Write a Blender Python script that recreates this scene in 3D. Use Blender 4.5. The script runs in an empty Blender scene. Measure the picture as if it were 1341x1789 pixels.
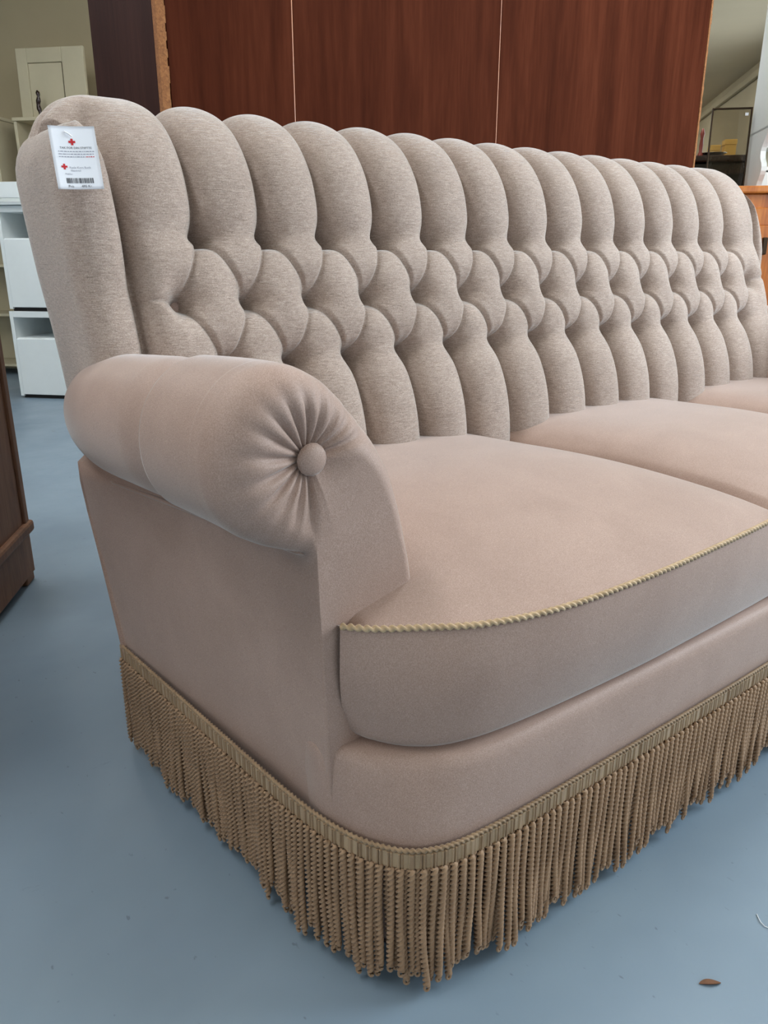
import bpy, bmesh, math, random
import numpy as np
from mathutils import Matrix, Vector

random.seed(7)
rng = np.random.default_rng(7)
scene = bpy.context.scene
col = scene.collection

# ------------------------------------------------------------------ camera
cam_data = bpy.data.cameras.new('camera')
cam_data.sensor_fit = 'HORIZONTAL'
cam_data.sensor_width = 36.0
cam_data.lens = 36.0 * 1350.0 / 1341.0
cam_data.clip_start = 0.02
cam = bpy.data.objects.new('camera', cam_data)
col.objects.link(cam)
cam.location = (0, 0, 0.8)
cam.rotation_euler = (math.radians(90 - 18.415), 0, math.radians(52.13 - 90))
scene.camera = cam

# ------------------------------------------------------------------ world, exposure
scene.view_settings.view_transform = 'Standard'
scene.view_settings.look = 'None'
scene.view_settings.gamma = 1.0
scene.view_settings.use_curve_mapping = False
scene.view_settings.exposure = 0.60
world = bpy.data.worlds.new('sky')
scene.world = world
world.use_nodes = True
bg = world.node_tree.nodes['Background']
bg.inputs['Color'].default_value = (0.75, 0.85, 1.0, 1)
bg.inputs['Strength'].default_value = 1.0

# room axes: a runs away from the camera along the side wall, b runs to the right
ANG = math.radians(47.5)
AX = Vector((math.sin(ANG), math.cos(ANG), 0))
BX = Vector((math.cos(ANG), -math.sin(ANG), 0))
ROOM = Matrix(((BX.x, AX.x, 0, 0), (BX.y, AX.y, 0, 0), (0, 0, 1, 0), (0, 0, 0, 1)))   # local (b, a, z) -> world


def window_light(name, b, a, z, w, h, facing, power, color=(0.80, 0.91, 1.0)):
    d = bpy.data.lights.new(name, 'AREA')
    d.shape = 'RECTANGLE'; d.size = w; d.size_y = h
    d.energy = power; d.color = color
    o = bpy.data.objects.new(name, d); col.objects.link(o)
    f = (ROOM.to_3x3() @ Vector(facing)).normalized()
    o.matrix_world = Matrix.Translation(ROOM @ Vector((b, a, z))) @ (-f).to_track_quat('Z', 'Y').to_matrix().to_4x4()
    return o

WALL_B, FRONT_A, CEIL = 2.32, -4.2, 2.7
SIDE_WIN = [(-2.9, -1.3), (-0.9, 0.7), (1.1, 2.7), (5.0, 6.6), (7.0, 8.6)]          # spans in a on the right wall; last two added to brighten the background
FRONT_WIN = [(-5.0, -3.2), (-2.4, -0.6), (0.0, 1.8)]        # spans in b on the wall behind the photographer
for k, (a0, a1) in enumerate(SIDE_WIN):
    window_light('window_daylight', WALL_B - 0.03, (a0 + a1) / 2, 1.65, a1 - a0 - .1, 1.4, (-1, 0, -0.12), (4, 6, 54, 8, 8)[k])  # the two far lights belong to the added windows
for k, (b0, b1) in enumerate(FRONT_WIN):
    window_light('window_daylight', (b0 + b1) / 2, FRONT_A + 0.03, 1.65, b1 - b0 - .1, 1.4, (0, 1, -0.12), (16, 10, 4)[k])
LAMPS = [(0.35, 2.3), (-1.15, 0.5), (-1.15, 2.6), (-2.65, -0.9), (-2.65, 1.2), (-2.65, 3.0), (0.7, 4.9), (0.9, 9.0), (-1.2, 9.8), (1.0, 11.6)]  # all unseen; overhead ones inferred, left and far ones added to brighten those parts

# ------------------------------------------------------------------ materials
def s2l(c):
    return tuple((x / 12.92 if x <= .04045 else ((x + .055) / 1.055) ** 2.4) for x in c)

def rgb(r, g, b):
    return (*s2l((r / 255, g / 255, b / 255)), 1)

def new_mat(name):
    m = bpy.data.materials.new(name); m.use_nodes = True
    nt = m.node_tree; return m, nt, nt.nodes['Principled BSDF']

def N(nt, kind, **kw):
    n = nt.nodes.new(kind)
    for k, v in kw.items():
        if hasattr(n, k) and not k[0].isupper(): setattr(n, k, v)
        else: n.inputs[k].default_value = v
    return n

def coords(nt, scale=(1, 1, 1)):
    tc = nt.nodes.new('ShaderNodeTexCoord'); mp = nt.nodes.new('ShaderNodeMapping')
    nt.links.new(tc.outputs['Object'], mp.inputs['Vector']); mp.inputs['Scale'].default_value = scale
    return mp.outputs['Vector']

def noise(nt, scale, detail=3, rough=.55, vec=None, dist=0.0):
    n = nt.nodes.new('ShaderNodeTexNoise')
    n.inputs['Scale'].default_value = scale; n.inputs['Detail'].default_value = detail
    n.inputs['Roughness'].default_value = rough; n.inputs['Distortion'].default_value = dist
    if vec is not None: nt.links.new(vec, n.inputs['Vector'])
    return n.outputs['Fac']

def ramp(nt, fac, stops):
    r = nt.nodes.new('ShaderNodeValToRGB'); e = r.color_ramp.elements
    while len(e) < len(stops): e.new(.5)
    for el, (p, c) in zip(e, stops): el.position = p; el.color = c
    nt.links.new(fac, r.inputs['Fac']); return r.outputs['Color']

def mixc(nt, a, b, fac, mode='MIX'):
    m = nt.nodes.new('ShaderNodeMix'); m.data_type = 'RGBA'; m.blend_type = mode
    for sock, v in ((m.inputs[0], fac), (m.inputs[6], a), (m.inputs[7], b)):
        if hasattr(v, 'links'): nt.links.new(v, sock)
        else: sock.default_value = v
    return m.outputs[2]

def bump(nt, bsdf, height, strength, dist):
    b = nt.nodes.new('ShaderNodeBump'); b.inputs['Strength'].default_value = strength
    b.inputs['Distance'].default_value = dist
    nt.links.new(height, b.inputs['Height']); nt.links.new(b.outputs['Normal'], bsdf.inputs['Normal'])

def add(nt, a, b, op='ADD'):
    m = nt.nodes.new('ShaderNodeMath'); m.operation = op
    for i, v in enumerate((a, b)):
        if hasattr(v, 'links'): nt.links.new(v, m.inputs[i])
        else: m.inputs[i].default_value = v
    return m.outputs[0]

def velvet(name, dark, mid, light, crackle):
    fs = 620 if crackle else 900
    m, nt, bs = new_mat(name)
    fine = noise(nt, fs, 2, .6, coords(nt, (1, 1, 1)))
    nap = noise(nt, 9, 4, .6, coords(nt, (1, 1, 1.0)), .4)
    f = add(nt, add(nt, fine, .75, 'MULTIPLY'), add(nt, nap, .25, 'MULTIPLY'))
    if crackle:
        lines = noise(nt, 1.0, 3, .6, coords(nt, (90, 90, 640)), .5)
        f = add(nt, add(nt, fine, .45, 'MULTIPLY'), add(nt, add(nt, lines, .38, 'MULTIPLY'), add(nt, nap, .17, 'MULTIPLY')))
    c = ramp(nt, f, [(.34, dark), (.5, mid), (.66, light)])
    nt.links.new(c, bs.inputs['Base Color'])
    bs.inputs['Roughness'].default_value = .82 if crackle else .58
    bs.inputs['Specular IOR Level'].default_value = .25 if crackle else .42
    bs.inputs['Sheen Weight'].default_value = .6 if crackle else .48
    bs.inputs['Sheen Roughness'].default_value = .32
    bs.inputs['Sheen Tint'].default_value = (.90, .97, 1.0, 1)
    h = add(nt, fine, .8, 'MULTIPLY')
    if crackle:
        cr = noise(nt, 1.0, 3, .6, coords(nt, (60, 60, 480)), .6)
        cr = ramp(nt, cr, [(.34, (0, 0, 0, 1)), (.47, (1, 1, 1, 1))])
        h = add(nt, h, add(nt, cr, .9, 'MULTIPLY'))
    bump(nt, bs, h, .5 if crackle else .3, .0012)
    return m

M = {}
M['velvet'] = velvet('beige_velvet', rgb(148, 122, 109), rgb(164, 138, 125), rgb(181, 155, 142), False)
M['velvet_back'] = velvet('beige_velvet_brushed', rgb(132, 116, 106), rgb(164, 147, 136), rgb(193, 177, 166), True)

def simple(name, c, rough=.5, spec=.5, metal=0.0, var=0.0, vscale=8):
    m, nt, bs = new_mat(name)
    bs.inputs['Roughness'].default_value = rough; bs.inputs['Specular IOR Level'].default_value = spec
    bs.inputs['Metallic'].default_value = metal
    if var:
        d = tuple(x * (1 - var) for x in c[:3]) + (1,)
        nt.links.new(ramp(nt, noise(nt, vscale, 4, .6, coords(nt)), [(.35, d), (.65, c)]), bs.inputs['Base Color'])
    else:
        bs.inputs['Base Color'].default_value = c
    return m

def thread(name, dark, light, rough=.6):
    m, nt, bs = new_mat(name)
    n = noise(nt, 60, 3, .6, coords(nt, (1, 1, .3)))
    f = noise(nt, 1500, 1, .5, coords(nt))
    nt.links.new(ramp(nt, add(nt, add(nt, n, .6, 'MULTIPLY'), add(nt, f, .4, 'MULTIPLY')), [(.35, dark), (.65, light)]), bs.inputs['Base Color'])
    bs.inputs['Roughness'].default_value = rough; bs.inputs['Specular IOR Level'].default_value = .35
    bs.inputs['Sheen Weight'].default_value = .2
    bump(nt, bs, f, .3, .0004)
    return m
M['cord'] = thread('gold_brown_twisted_thread', rgb(138, 109, 82), rgb(168, 136, 105))
M['cord_light'] = thread('pale_gold_thread', rgb(176, 148, 112), rgb(205, 178, 142), .45)
M['satin'] = thread('satin_braid', rgb(152, 128, 98), rgb(178, 152, 120), .4)
M['braid'] = thread('braid_thread', rgb(138, 112, 84), rgb(166, 138, 106), .5)

def wood(name, dark, mid, light, vec_scale, rough=.45, grain=1.0, bumpy=.1, spec=.5):
    m, nt, bs = new_mat(name)
    v = coords(nt, vec_scale)
    g = noise(nt, 3.0 * grain, 6, .62, v, .8)
    g2 = noise(nt, 26 * grain, 3, .6, v)
    f = add(nt, add(nt, g, .7, 'MULTIPLY'), add(nt, g2, .3, 'MULTIPLY'))
    nt.links.new(ramp(nt, f, [(.36, dark), (.5, mid), (.66, light)]), bs.inputs['Base Color'])
    bs.inputs['Roughness'].default_value = rough; bs.inputs['Specular IOR Level'].default_value = spec
    bump(nt, bs, g2, bumpy, .001)
    return m
M['mahogany'] = wood('red_brown_panel', rgb(58, 26, 15), rgb(70, 33, 20), rgb(82, 41, 26), (3, 3, .25), .7, 1.5, .1, .02)
M['plum'] = wood('dark_plum_veneer', rgb(44, 25, 23), rgb(53, 31, 28), rgb(62, 38, 34), (4, 4, .3), .6, 1.5, .1, .12)
M['chipboard'] = wood('raw_chipboard', rgb(112, 70, 38), rgb(142, 92, 52), rgb(165, 112, 68), (30, 30, 30), .9, 2, .6)
M['walnut'] = wood('brown_cabinet_wood', rgb(104, 68, 46), rgb(126, 86, 60), rgb(144, 104, 76), (3, 3, .4), .6, 1.5)
M['pine'] = wood('orange_pine', rgb(146, 76, 26), rgb(180, 102, 38), rgb(200, 124, 54), (3, 3, .35), .35, 1.3)
M['ebony'] = wood('dark_piano_wood', rgb(26, 14, 12), rgb(40, 22, 18), rgb(52, 30, 24), (2, 2, .4), .25, 1.3)
M['white'] = simple('white_laminate', rgb(226, 232, 232), .4, .5, 0, .03)
M['white_paint'] = simple('white_painted_wood', rgb(222, 224, 220), .4, .5, 0, .04)
M['cream'] = simple('cream_painted_wood', rgb(196, 186, 158), .5, .4, 0, .05)
M['wall'] = simple('cream_wall_paint', rgb(180, 166, 136), .85, .2, 0, .05, 2)
M['ceiling'] = simple('ceiling_paint', rgb(210, 192, 160), .9, .2, 0, .04, 2)
M['dark'] = simple('dark_cavity', rgb(30, 26, 24), .8)
M['black'] = simple('black_lining', rgb(20, 18, 17), .9, .1)
M['paper'] = simple('white_card', rgb(236, 238, 244), .45, .4)
M['ink'] = simple('black_ink', rgb(50, 52, 60), .7)
M['ink_soft'] = simple('grey_ink', rgb(150, 152, 164), .7)
M['red'] = simple('red_ink', rgb(196, 30, 40), .6)
M['plastic'] = simple('white_plastic', rgb(245, 245, 248), .3)
M['brass'] = simple('dark_metal', rgb(60, 45, 32), .35, .5, .8)
M['silver'] = simple('silver_metal', rgb(220, 220, 215), .2, .5, 1.0)
M['cardboard'] = simple('yellow_box_card', rgb(222, 180, 96), .6, .3, 0, .1)
M['redwood'] = simple('red_brown_lacquer', rgb(120, 48, 34), .35)
M['leaf'] = simple('dry_leaf', rgb(128, 92, 70), .8, .2, 0, .25, 60)
M['lint'] = simple('white_lint', rgb(225, 228, 230), .8)
mm, nt, bs = new_mat('mirror_glass'); bs.inputs['Metallic'].default_value = 1; bs.inputs['Roughness'].default_value = .02
bs.inputs['Base Color'].default_value = (.82, .84, .82, 1); M['mirror'] = mm
mm, nt, bs = new_mat('smoked_glass')
out = nt.nodes['Material Output']
tr = nt.nodes.new('ShaderNodeBsdfTransparent'); tr.inputs['Color'].default_value = (.80, .77, .71, 1)
gl = nt.nodes.new('ShaderNodeBsdfGlossy'); gl.inputs['Roughness'].default_value = .03
fr = nt.nodes.new('ShaderNodeFresnel'); fr.inputs['IOR'].default_value = 1.5
mx = nt.nodes.new('ShaderNodeMixShader')
nt.links.new(fr.outputs[0], mx.inputs[0]); nt.links.new(tr.outputs[0], mx.inputs[1]); nt.links.new(gl.outputs[0], mx.inputs[2])
nt.links.new(mx.outputs[0], out.inputs['Surface']); M['smoked'] = mm
mm, nt, bs = new_mat('window_glass')
out = nt.nodes['Material Output']
tr = nt.nodes.new('ShaderNodeBsdfTransparent'); tr.inputs['Color'].default_value = (.95, .97, .97, 1)
nt.links.new(tr.outputs[0], out.inputs['Surface']); M['glass'] = mm
mm, nt, bs = new_mat('lamp_diffuser')
bs.inputs['Emission Color'].default_value = (.93, .97, 1.0, 1); bs.inputs['Emission Strength'].default_value = 15; M['lamp'] = mm

# painted concrete floor
mm, nt, bs = new_mat('grey_painted_floor')
big = noise(nt, 1.6, 4, .6, coords(nt), .3)
c = ramp(nt, big, [(.3, rgb(118, 136, 152)), (.7, rgb(136, 154, 168))])
scuff = noise(nt, 7, 6, .72, coords(nt, (1, 1.8, 1)), 1.2)
c = mixc(nt, c, rgb(92, 100, 108), ramp(nt, scuff, [(.66, (0, 0, 0, 1)), (.78, (.55, .55, .55, 1))]))
speck = noise(nt, 95, 2, .5, coords(nt, (1, .5, 1)))
c = mixc(nt, c, rgb(84, 90, 98), ramp(nt, speck, [(.71, (0, 0, 0, 1)), (.76, (.5, .5, .5, 1))]))
nt.links.new(c, bs.inputs['Base Color'])
rr = ramp(nt, noise(nt, 5, 5, .6, coords(nt)), [(.3, (.30, .30, .30, 1)), (.7, (.46, .46, .46, 1))])
nt.links.new(rr, bs.inputs['Roughness'])
bs.inputs['Specular IOR Level'].default_value = .5
bump(nt, bs, noise(nt, 3, 4, .5, coords(nt)), .12, .01)
M['floor'] = mm

# ------------------------------------------------------------------ mesh helpers
def link(name, me, mats, parent=None, smooth=True):
    if not isinstance(mats, (list, tuple)): mats = [mats]
    for m in mats: me.materials.append(M[m] if isinstance(m, str) else m)
    if smooth: me.polygons.foreach_set('use_smooth', [True] * len(me.polygons))
    o = bpy.data.objects.new(name, me); col.objects.link(o)
    if parent is not None:
        o.parent = parent
        o.matrix_parent_inverse = parent.matrix_world.inverted()
    return o

def from_arrays(name, V, F):
    me = bpy.data.meshes.new(name)
    me.from_pydata([tuple(map(float, v)) for v in V], [], [tuple(map(int, f)) for f in F])
    me.update(); return me

def grid_faces(nu, nv, wrap_u=False, wrap_v=False, flip=False, base=0):
    iu = np.arange(nu if wrap_u else nu - 1); iv = np.arange(nv if wrap_v else nv - 1)
    U, W = np.meshgrid(iu, iv, indexing='ij')
    a = U * nv + W; b = ((U + 1) % nu) * nv + W; c = ((U + 1) % nu) * nv + (W + 1) % nv; d = U * nv + (W + 1) % nv
    F = np.stack([a, b, c, d], -1).reshape(-1, 4) + base
    return F[:, ::-1] if flip else F

def grid(name, P, mats, parent=None, flip=False, wrap_u=False, wrap_v=False):
    nu, nv, _ = P.shape
    return link(name, from_arrays(name, P.reshape(-1, 3), grid_faces(nu, nv, wrap_u, wrap_v, flip)), mats, parent)

def empty(name, loc, label=None, cat=None, group=None, rot=None):
    o = bpy.data.objects.new(name, None); col.objects.link(o); o.empty_display_size = .1
    o.matrix_world = Matrix.Translation(loc) @ (rot if rot is not None else Matrix.Identity(4))
    bpy.context.view_layer.update()
    tag(o, label, cat, group); return o

def tag(o, label=None, cat=None, group=None, kind=None):
    if label: o['label'] = label
    if cat: o['category'] = cat
    if group: o['group'] = group
    if kind: o['kind'] = kind
    return o

def bm_box(bm, x0, x1, y0, y1, z0, z1, bev=0.0, mat=None):
    r = bmesh.ops.create_cube(bm, size=1)
    vs = r['verts']
    for v in vs:
        v.co = Vector(((x0 + x1) / 2 + v.co.x * (x1 - x0), (y0 + y1) / 2 + v.co.y * (y1 - y0), (z0 + z1) / 2 + v.co.z * (z1 - z0)))
    if bev:
        es = list({e for v in vs for e in v.link_edges})
        bmesh.ops.bevel(bm, geom=es, offset=bev, segments=2, affect='EDGES', profile=.5)

def box(name, dims, mat, parent=None, bev=.003, xf=None):
    """dims = list of (x0,x1,y0,y1,z0,z1) in the local frame xf"""
    if isinstance(dims[0], (int, float)): dims = [dims]
    bm = bmesh.new()
    for d in dims: bm_box(bm, *d, bev=bev)
    if xf is not None: bm.transform(xf)
    me = bpy.data.meshes.new(name); bm.to_mesh(me); bm.free()
    return link(name, me, mat, parent, smooth=False)

def catmull(pts, n):
    P = np.asarray(pts, float); P = np.vstack([2 * P[0] - P[1], P, 2 * P[-1] - P[-2]])
    out = []
    m = len(P) - 3
    for i in range(m):
        p0, p1, p2, p3 = P[i:i + 4]
        t = np.linspace(0, 1, 24, endpoint=(i == m - 1))[:, None]
        out.append(.5 * ((2 * p1) + (-p0 + p2) * t + (2 * p0 - 5 * p1 + 4 * p2 - p3) * t ** 2 + (-p0 + 3 * p1 - 3 * p2 + p3) * t ** 3))
    return resample(np.vstack(out), n)

def resample(P, n):
    P = np.asarray(P, float)
    s = np.r_[0, np.cumsum(np.linalg.norm(np.diff(P, axis=0), axis=1))]
    q = np.linspace(0, s[-1], n)
    return np.stack([np.interp(q, s, P[:, k]) for k in range(P.shape[1])], 1)

def length(P):
    return float(np.linalg.norm(np.diff(P, axis=0), axis=1).sum())

def rope_arrays(path, r, pitch, around=10, per_turn=10, strands=2, taper=True, phase=0.0):
    n = max(6, int(length(path) / pitch * per_turn))
    P = resample(path, n)
    T = np.gradient(P, axis=0); T /= np.linalg.norm(T, axis=1)[:, None]
    up = np.array([0, 1., 0]) if abs(T[0] @ np.array([0, 0, 1.])) > .8 else np.array([0, 0, 1.])
    A = np.cross(up, T); A /= np.linalg.norm(A, axis=1)[:, None]; B = np.cross(T, A)
    s = np.linspace(0, length(path), n)
    phi = np.linspace(0, 2 * np.pi, around, endpoint=False)
    psi = phase + 2 * np.pi * s / pitch
    d = phi[None] - psi[:, None]
    if strands == 2: rad = np.maximum(np.abs(np.cos(d)), .40)
    else: rad = .74 + .26 * np.cos(strands * d)
    rad = rad * r
    if taper:
        e = np.ones(n); e[0] = .3; e[-1] = .45; rad = rad * e[:, None]
    V = P[:, None] + rad[..., None] * (np.cos(phi)[None, :, None] * A[:, None] + np.sin(phi)[None, :, None] * B[:, None])
    F = grid_faces(n, around, wrap_v=True)
    return V.reshape(-1, 3), F

def tube_arrays(path, rad, around=8):
    P = np.asarray(path, float); n = len(P)
    T = np.gradient(P, axis=0); T /= np.linalg.norm(T, axis=1)[:, None]
    up = np.array([0.13, .91, .39]); A = np.cross(up, T); A /= np.linalg.norm(A, axis=1)[:, None]; B = np.cross(T, A)
    phi = np.linspace(0, 2 * np.pi, around, endpoint=False)
    rad = np.broadcast_to(rad, (n,))
    V = P[:, None] + rad[:, None, None] * (np.cos(phi)[None, :, None] * A[:, None] + np.sin(phi)[None, :, None] * B[:, None])
    return V.reshape(-1, 3), grid_faces(n, around, wrap_v=True)

def smoothstep(a, b, x):
    t = np.clip((x - a) / (b - a), 0, 1); return t * t * (3 - 2 * t)

# ------------------------------------------------------------------ the room
def struct(o): o['kind'] = 'structure'; return o

struct(box('floor', (-9, WALL_B + .1, FRONT_A - .1, 13.1, -.1, 0), 'floor', bev=0, xf=ROOM))
struct(box('ceiling', (-9, WALL_B + .1, FRONT_A - .1, 13.1, CEIL, CEIL + .1), 'ceiling', bev=0, xf=ROOM))
struct(box('wall_back', (-9, WALL_B + .1, 13, 13.1, 0, CEIL), 'wall', bev=0, xf=ROOM))
struct(box('wall_partition', (-9, -1.25, 5.42, 5.52, 0, CEIL), 'wall', bev=0, xf=ROOM))
struct(box('wall_left', (-9.1, -9, FRONT_A - .1, 13.1, 0, CEIL), 'wall', bev=0, xf=ROOM))

def windowed(name, spans, fixed0, fixed1, lo, hi, along_a):
    dims = []
    def put(s0, s1, z0, z1):
        dims.append((fixed0, fixed1, s0, s1, z0, z1) if along_a else (s0, s1, fixed0, fixed1, z0, z1))
    put(lo, hi, 0, .9); put(lo, hi, 2.4, CEIL)
    edges = [lo] + [e for s in spans for e in s] + [hi]
    for i in range(0, len(edges), 2): put(edges[i], edges[i + 1], .9, 2.4)
    return struct(box(name, dims, 'wall', bev=0, xf=ROOM))
windowed('wall_right', SIDE_WIN, WALL_B, WALL_B + .1, FRONT_A - .1, 13.1, True)
windowed('wall_front', FRONT_WIN, FRONT_A - .1, FRONT_A, -9, WALL_B + .1, False)
n = 0
for spans, along in ((SIDE_WIN, True), (FRONT_WIN, False)):
    for s0, s1 in spans:
        n += 1
        f0, f1 = (WALL_B + .03, WALL_B + .08) if along else (FRONT_A - .08, FRONT_A - .03)
        fr_dims = []
        for q0, q1, z0, z1 in ((s0, s1, .9, .95), (s0, s1, 2.35, 2.4), (s0, s0 + .05, .95, 2.35), (s1 - .05, s1, .95, 2.35)):
            fr_dims.append((f0, f1, q0, q1, z0, z1) if along else (q0, q1, f0, f1, z0, z1))
        w = struct(box('window_%d' % n, fr_dims, 'white_paint', bev=.004, xf=ROOM))  # includes the two unseen far windows added for their light
        g = (f0 + .02, f0 + .026, s0 + .05, s1 - .05, .95, 2.35) if along else (s0 + .05, s1 - .05, f0 + .02, f0 + .026, .95, 2.35)
        box('pane', g, 'glass', w, bev=0, xf=ROOM)
# cornice along the right wall under the ceiling
struct(box('trim_1', (WALL_B - .05, WALL_B, 3.0, 13, CEIL - .16, CEIL - .09), 'wall', bev=.012, xf=ROOM))

# ------------------------------------------------------------------ the sofa
SX = 2.500                                  # mirror: x -> SX - x
sofa = empty('sofa', (1.265, .85, 0), 'beige velvet three-seat sofa with buttoned back, rolled arms and bullion fringe', 'sofa')

# ---- fringe / base outline (plan view), left half measured, right half mirrored
left_plan = [(.352, 1.15), (.362, .95), (.370, .79), (.377, .665), (.388, .588), (.408, .535), (.445, .497), (.52, .481), (.72, .476), (1.0, .473), (1.265, .473)]
plan = catmull(left_plan + [(SX - x, y) for x, y in left_plan[-2::-1]], 900)

def plan_frames(P):
    T = np.gradient(P, axis=0); T /= np.linalg.norm(T, axis=1)[:, None]
    return T, np.stack([T[:, 1], -T[:, 0]], 1) * np.where(True, 1, 1)   # outward = right of travel direction?
T2, O2 = plan_frames(plan)
ctr = np.array([1.265, .85])
if ((plan[450] - ctr) @ O2[450]) < 0: O2 = -O2

# base: outline swept from floor gap up to the seat fold
zs = [.045, .06, .12, .19, .215, .24, .26, .275, .285, .290, .2905]
base_off = [-.03, -.012, -.008, -.006, -.005, -.004, -.004, -.004, -.006, -.012, -.045]
inner = np.clip(smoothstep(.60, .70, plan[:, 1]), 0, 1) * .018     # the arm side panels cover the base
P = np.zeros((900, len(zs), 3))
cw = np.exp(-(np.hypot(plan[:, 0] - .440, plan[:, 1] - .512) / .060) ** 2) + np.exp(-(np.hypot(plan[:, 0] - (SX - .440), plan[:, 1] - .512) / .060) ** 2)
cw = .026 * cw + .009 * (1 - smoothstep(.56, .64, plan[:, 1]))      # the base draws in towards the seat, most at the corners
for j, (z, o) in enumerate(zip(zs, base_off)):
    t = np.clip((z - .19) / .10, 0, 1) ** 1.4
    P[:, j, :2] = plan + O2 * (o - inner - cw * t)[:, None]; P[:, j, 2] = z
grid('base_panel', P, 'velvet', sofa, flip=True)
box('underside', (.53, SX - .53, .64, 1.10, .05, .27), 'black', sofa, bev=.01)
for x, y in ((.47, .58), (SX - .47, .58), (.47, 1.05), (SX - .47, 1.05)):
    bm = bmesh.new()
    bmesh.ops.create_cone(bm, cap_ends=True, segments=16, radius1=.02, radius2=.028, depth=.06, matrix=Matrix.Translation((x, y, .03)))
    me = bpy.data.meshes.new('leg'); bm.to_mesh(me); bm.free(); link('leg', me, 'ebony', sofa)

# ---- seats
b1, b2 = 1.145, 1.690
cordL = [(.404, .593), (.427, .568), (.46, .545), (.528, .505), (.631, .481), (.789, .475), (.924, .479), (1.06, .486), (b1, .494)]
foldL = [(.424, .607), (.434, .577), (.46, .543), (.503, .518), (.583, .505), (.783, .496), (.924, .496), (1.06, .498), (b1, .50)]
cordM = [(b1, .497), (1.2, .488), (1.395, .480), (1.59, .488), (b2, .497)]
foldM = [(b1, .50), (1.2, .498), (1.395, .496), (1.59, .498), (b2, .50)]
cordR = [(b2, .497), (1.73, .486), (1.85, .478)] + [(SX - x, y) for x, y in cordL[4::-1]]
foldR = [(b2, .50), (1.73, .498), (1.85, .497)] + [(SX - x, y) for x, y in foldL[4::-1]]
ZC, ZF = .437, .290

def seat(cord, fold, xl, xr):
    nu, nt_, nf = 120, 80, 26
    c = catmull(cord, nu); f = catmull(fold, nu)
    P = np.zeros((nu, nt_ + nf, 3))
    xr_ = np.linspace(xl, xr, nu)                       # x at the back of the seat
    for j in range(nt_):
        t = (j / (nt_ - 1)) ** 1.0                      # 0 = back, 1 = cord
        tt = 1 - (1 - t)
        x = xr_ * (1 - smoothstep(.0, 1, np.array(t))) + c[:, 0] * smoothstep(.0, 1, np.array(t))
        y = 1.07 * (1 - tt) + c[:, 1] * tt
        q = np.clip((1 - t) / .62, 0, 1)
        ey = 1 - (1 - q) ** 2.1
        if t < .2: ey = ey - .10 * ((.2 - t) / .2) ** 2
        m_ = smoothstep(.0, 1, np.array(t)); xa = xl * (1 - m_) + min(c[0, 0], c[-1, 0]) * m_; xz = xr * (1 - m_) + max(c[0, 0], c[-1, 0]) * m_
        s = np.abs((x - (xa + xz) / 2) / ((xz - xa) / 2))
        s = np.clip(s, 0, 1)
        ex = np.sqrt(np.clip(1 - s ** 5, 0, 1)) * (1 - .12 * s ** 2)
        edge = smoothstep(.93, 1.0, s) * .012 * (1 - q * 0)
        P[:, j, 0] = x; P[:, j, 1] = y
        P[:, j, 2] = ZC + .068 * ey * ex - edge * (ey > .05)
    for j in range(nf):
        t = (j + 1) / nf
        bulge = .012 * math.sin(math.pi * min(1, t * 1.0)) ** .8 if 0 < t < 1 else 0.0
        tuck = .022 * max(0, (t - .86) / .14) ** 2
        p = c * (1 - t) + f * t
        tn = np.gradient(p, axis=0); tn /= np.linalg.norm(tn, axis=1)[:, None]
        out_ = np.stack([tn[:, 1], -tn[:, 0]], 1)
        p = p + out_ * (bulge - tuck)
        P[:, nt_ + j, :2] = p; P[:, nt_ + j, 2] = ZC * (1 - t) + ZF * t - .006 * smoothstep(.8, 1, np.array(t))
    return P
for cd, fd, xl, xr in ((cordL, foldL, .40, 1.04), (cordM, foldM, 1.04, 1.62), (cordR, foldR, 1.62, SX - .40)):
    so = grid('seat', seat(cd, fd, xl, xr), 'velvet', sofa, flip=False)
    cp = catmull(cd, 200)
    pth = np.c_[cp, np.full(200, ZC + .0015)]
    tn = np.gradient(cp, axis=0); tn /= np.linalg.norm(tn, axis=1)[:, None]
    pth[:, 0] += tn[:, 1] * .0015; pth[:, 1] -= tn[:, 0] * .0015
    V, F = rope_arrays(pth, .0042, .017, 10, 12)
    link('piping_cord', from_arrays('piping_cord', V, F), 'cord_light', so)

# ---- backrest
S = .1105
X1 = .523 + S * np.arange(14)
X2 = X1[0] - S / 2 + S * np.arange(15)
prof_pts = [(1.02, .40), (1.012, .46), (1.018, .53), (1.036, .59), (1.062, .638), (1.073, .683), (1.088, .729), (1.106, .773), (1.130, .817), (1.142, .868),
            (1.164, .917), (1.200, .954), (1.250, .970), (1.297, .961), (1.335, .928), (1.350, .88), (1.350, .80)]
PR = catmull(prof_pts, 470)
sv = np.r_[0, np.cumsum(np.linalg.norm(np.diff(PR, axis=0), axis=1))]
def v_at_z(z):
    i = np.argmax(PR[:, 1] >= z); return sv[i]
v1, v2, v3 = v_at_z(.817), v_at_z(.729), v_at_z(.638)
segs = []                                                # (x0,v0,x1,v1,kind)
for x in X1: segs.append((x, v1, x, sv[-1] + .1, 0)); segs.append((x, v3, x, -.2, 0))
for k, x in enumerate(X2):
    for xx in (x - S / 2, x + S / 2):
        if X1[0] - .01 < xx < X1[-1] + .01:
            segs.append((xx, v1, x, v2, 1)); segs.append((xx, v3, x, v2, 2))
XA, XB = .345, SX - .345
segs.append((X2[0], v2, X2[0] - .07, v2 + .004, 3)); segs.append((X2[-1], v2, X2[-1] + .07, v2 + .004, 3))
nx, nv = 1060, len(PR)
xs = np.linspace(XA, XB, nx)
GX, GV = np.meshgrid(xs, sv, indexing='ij')

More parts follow.
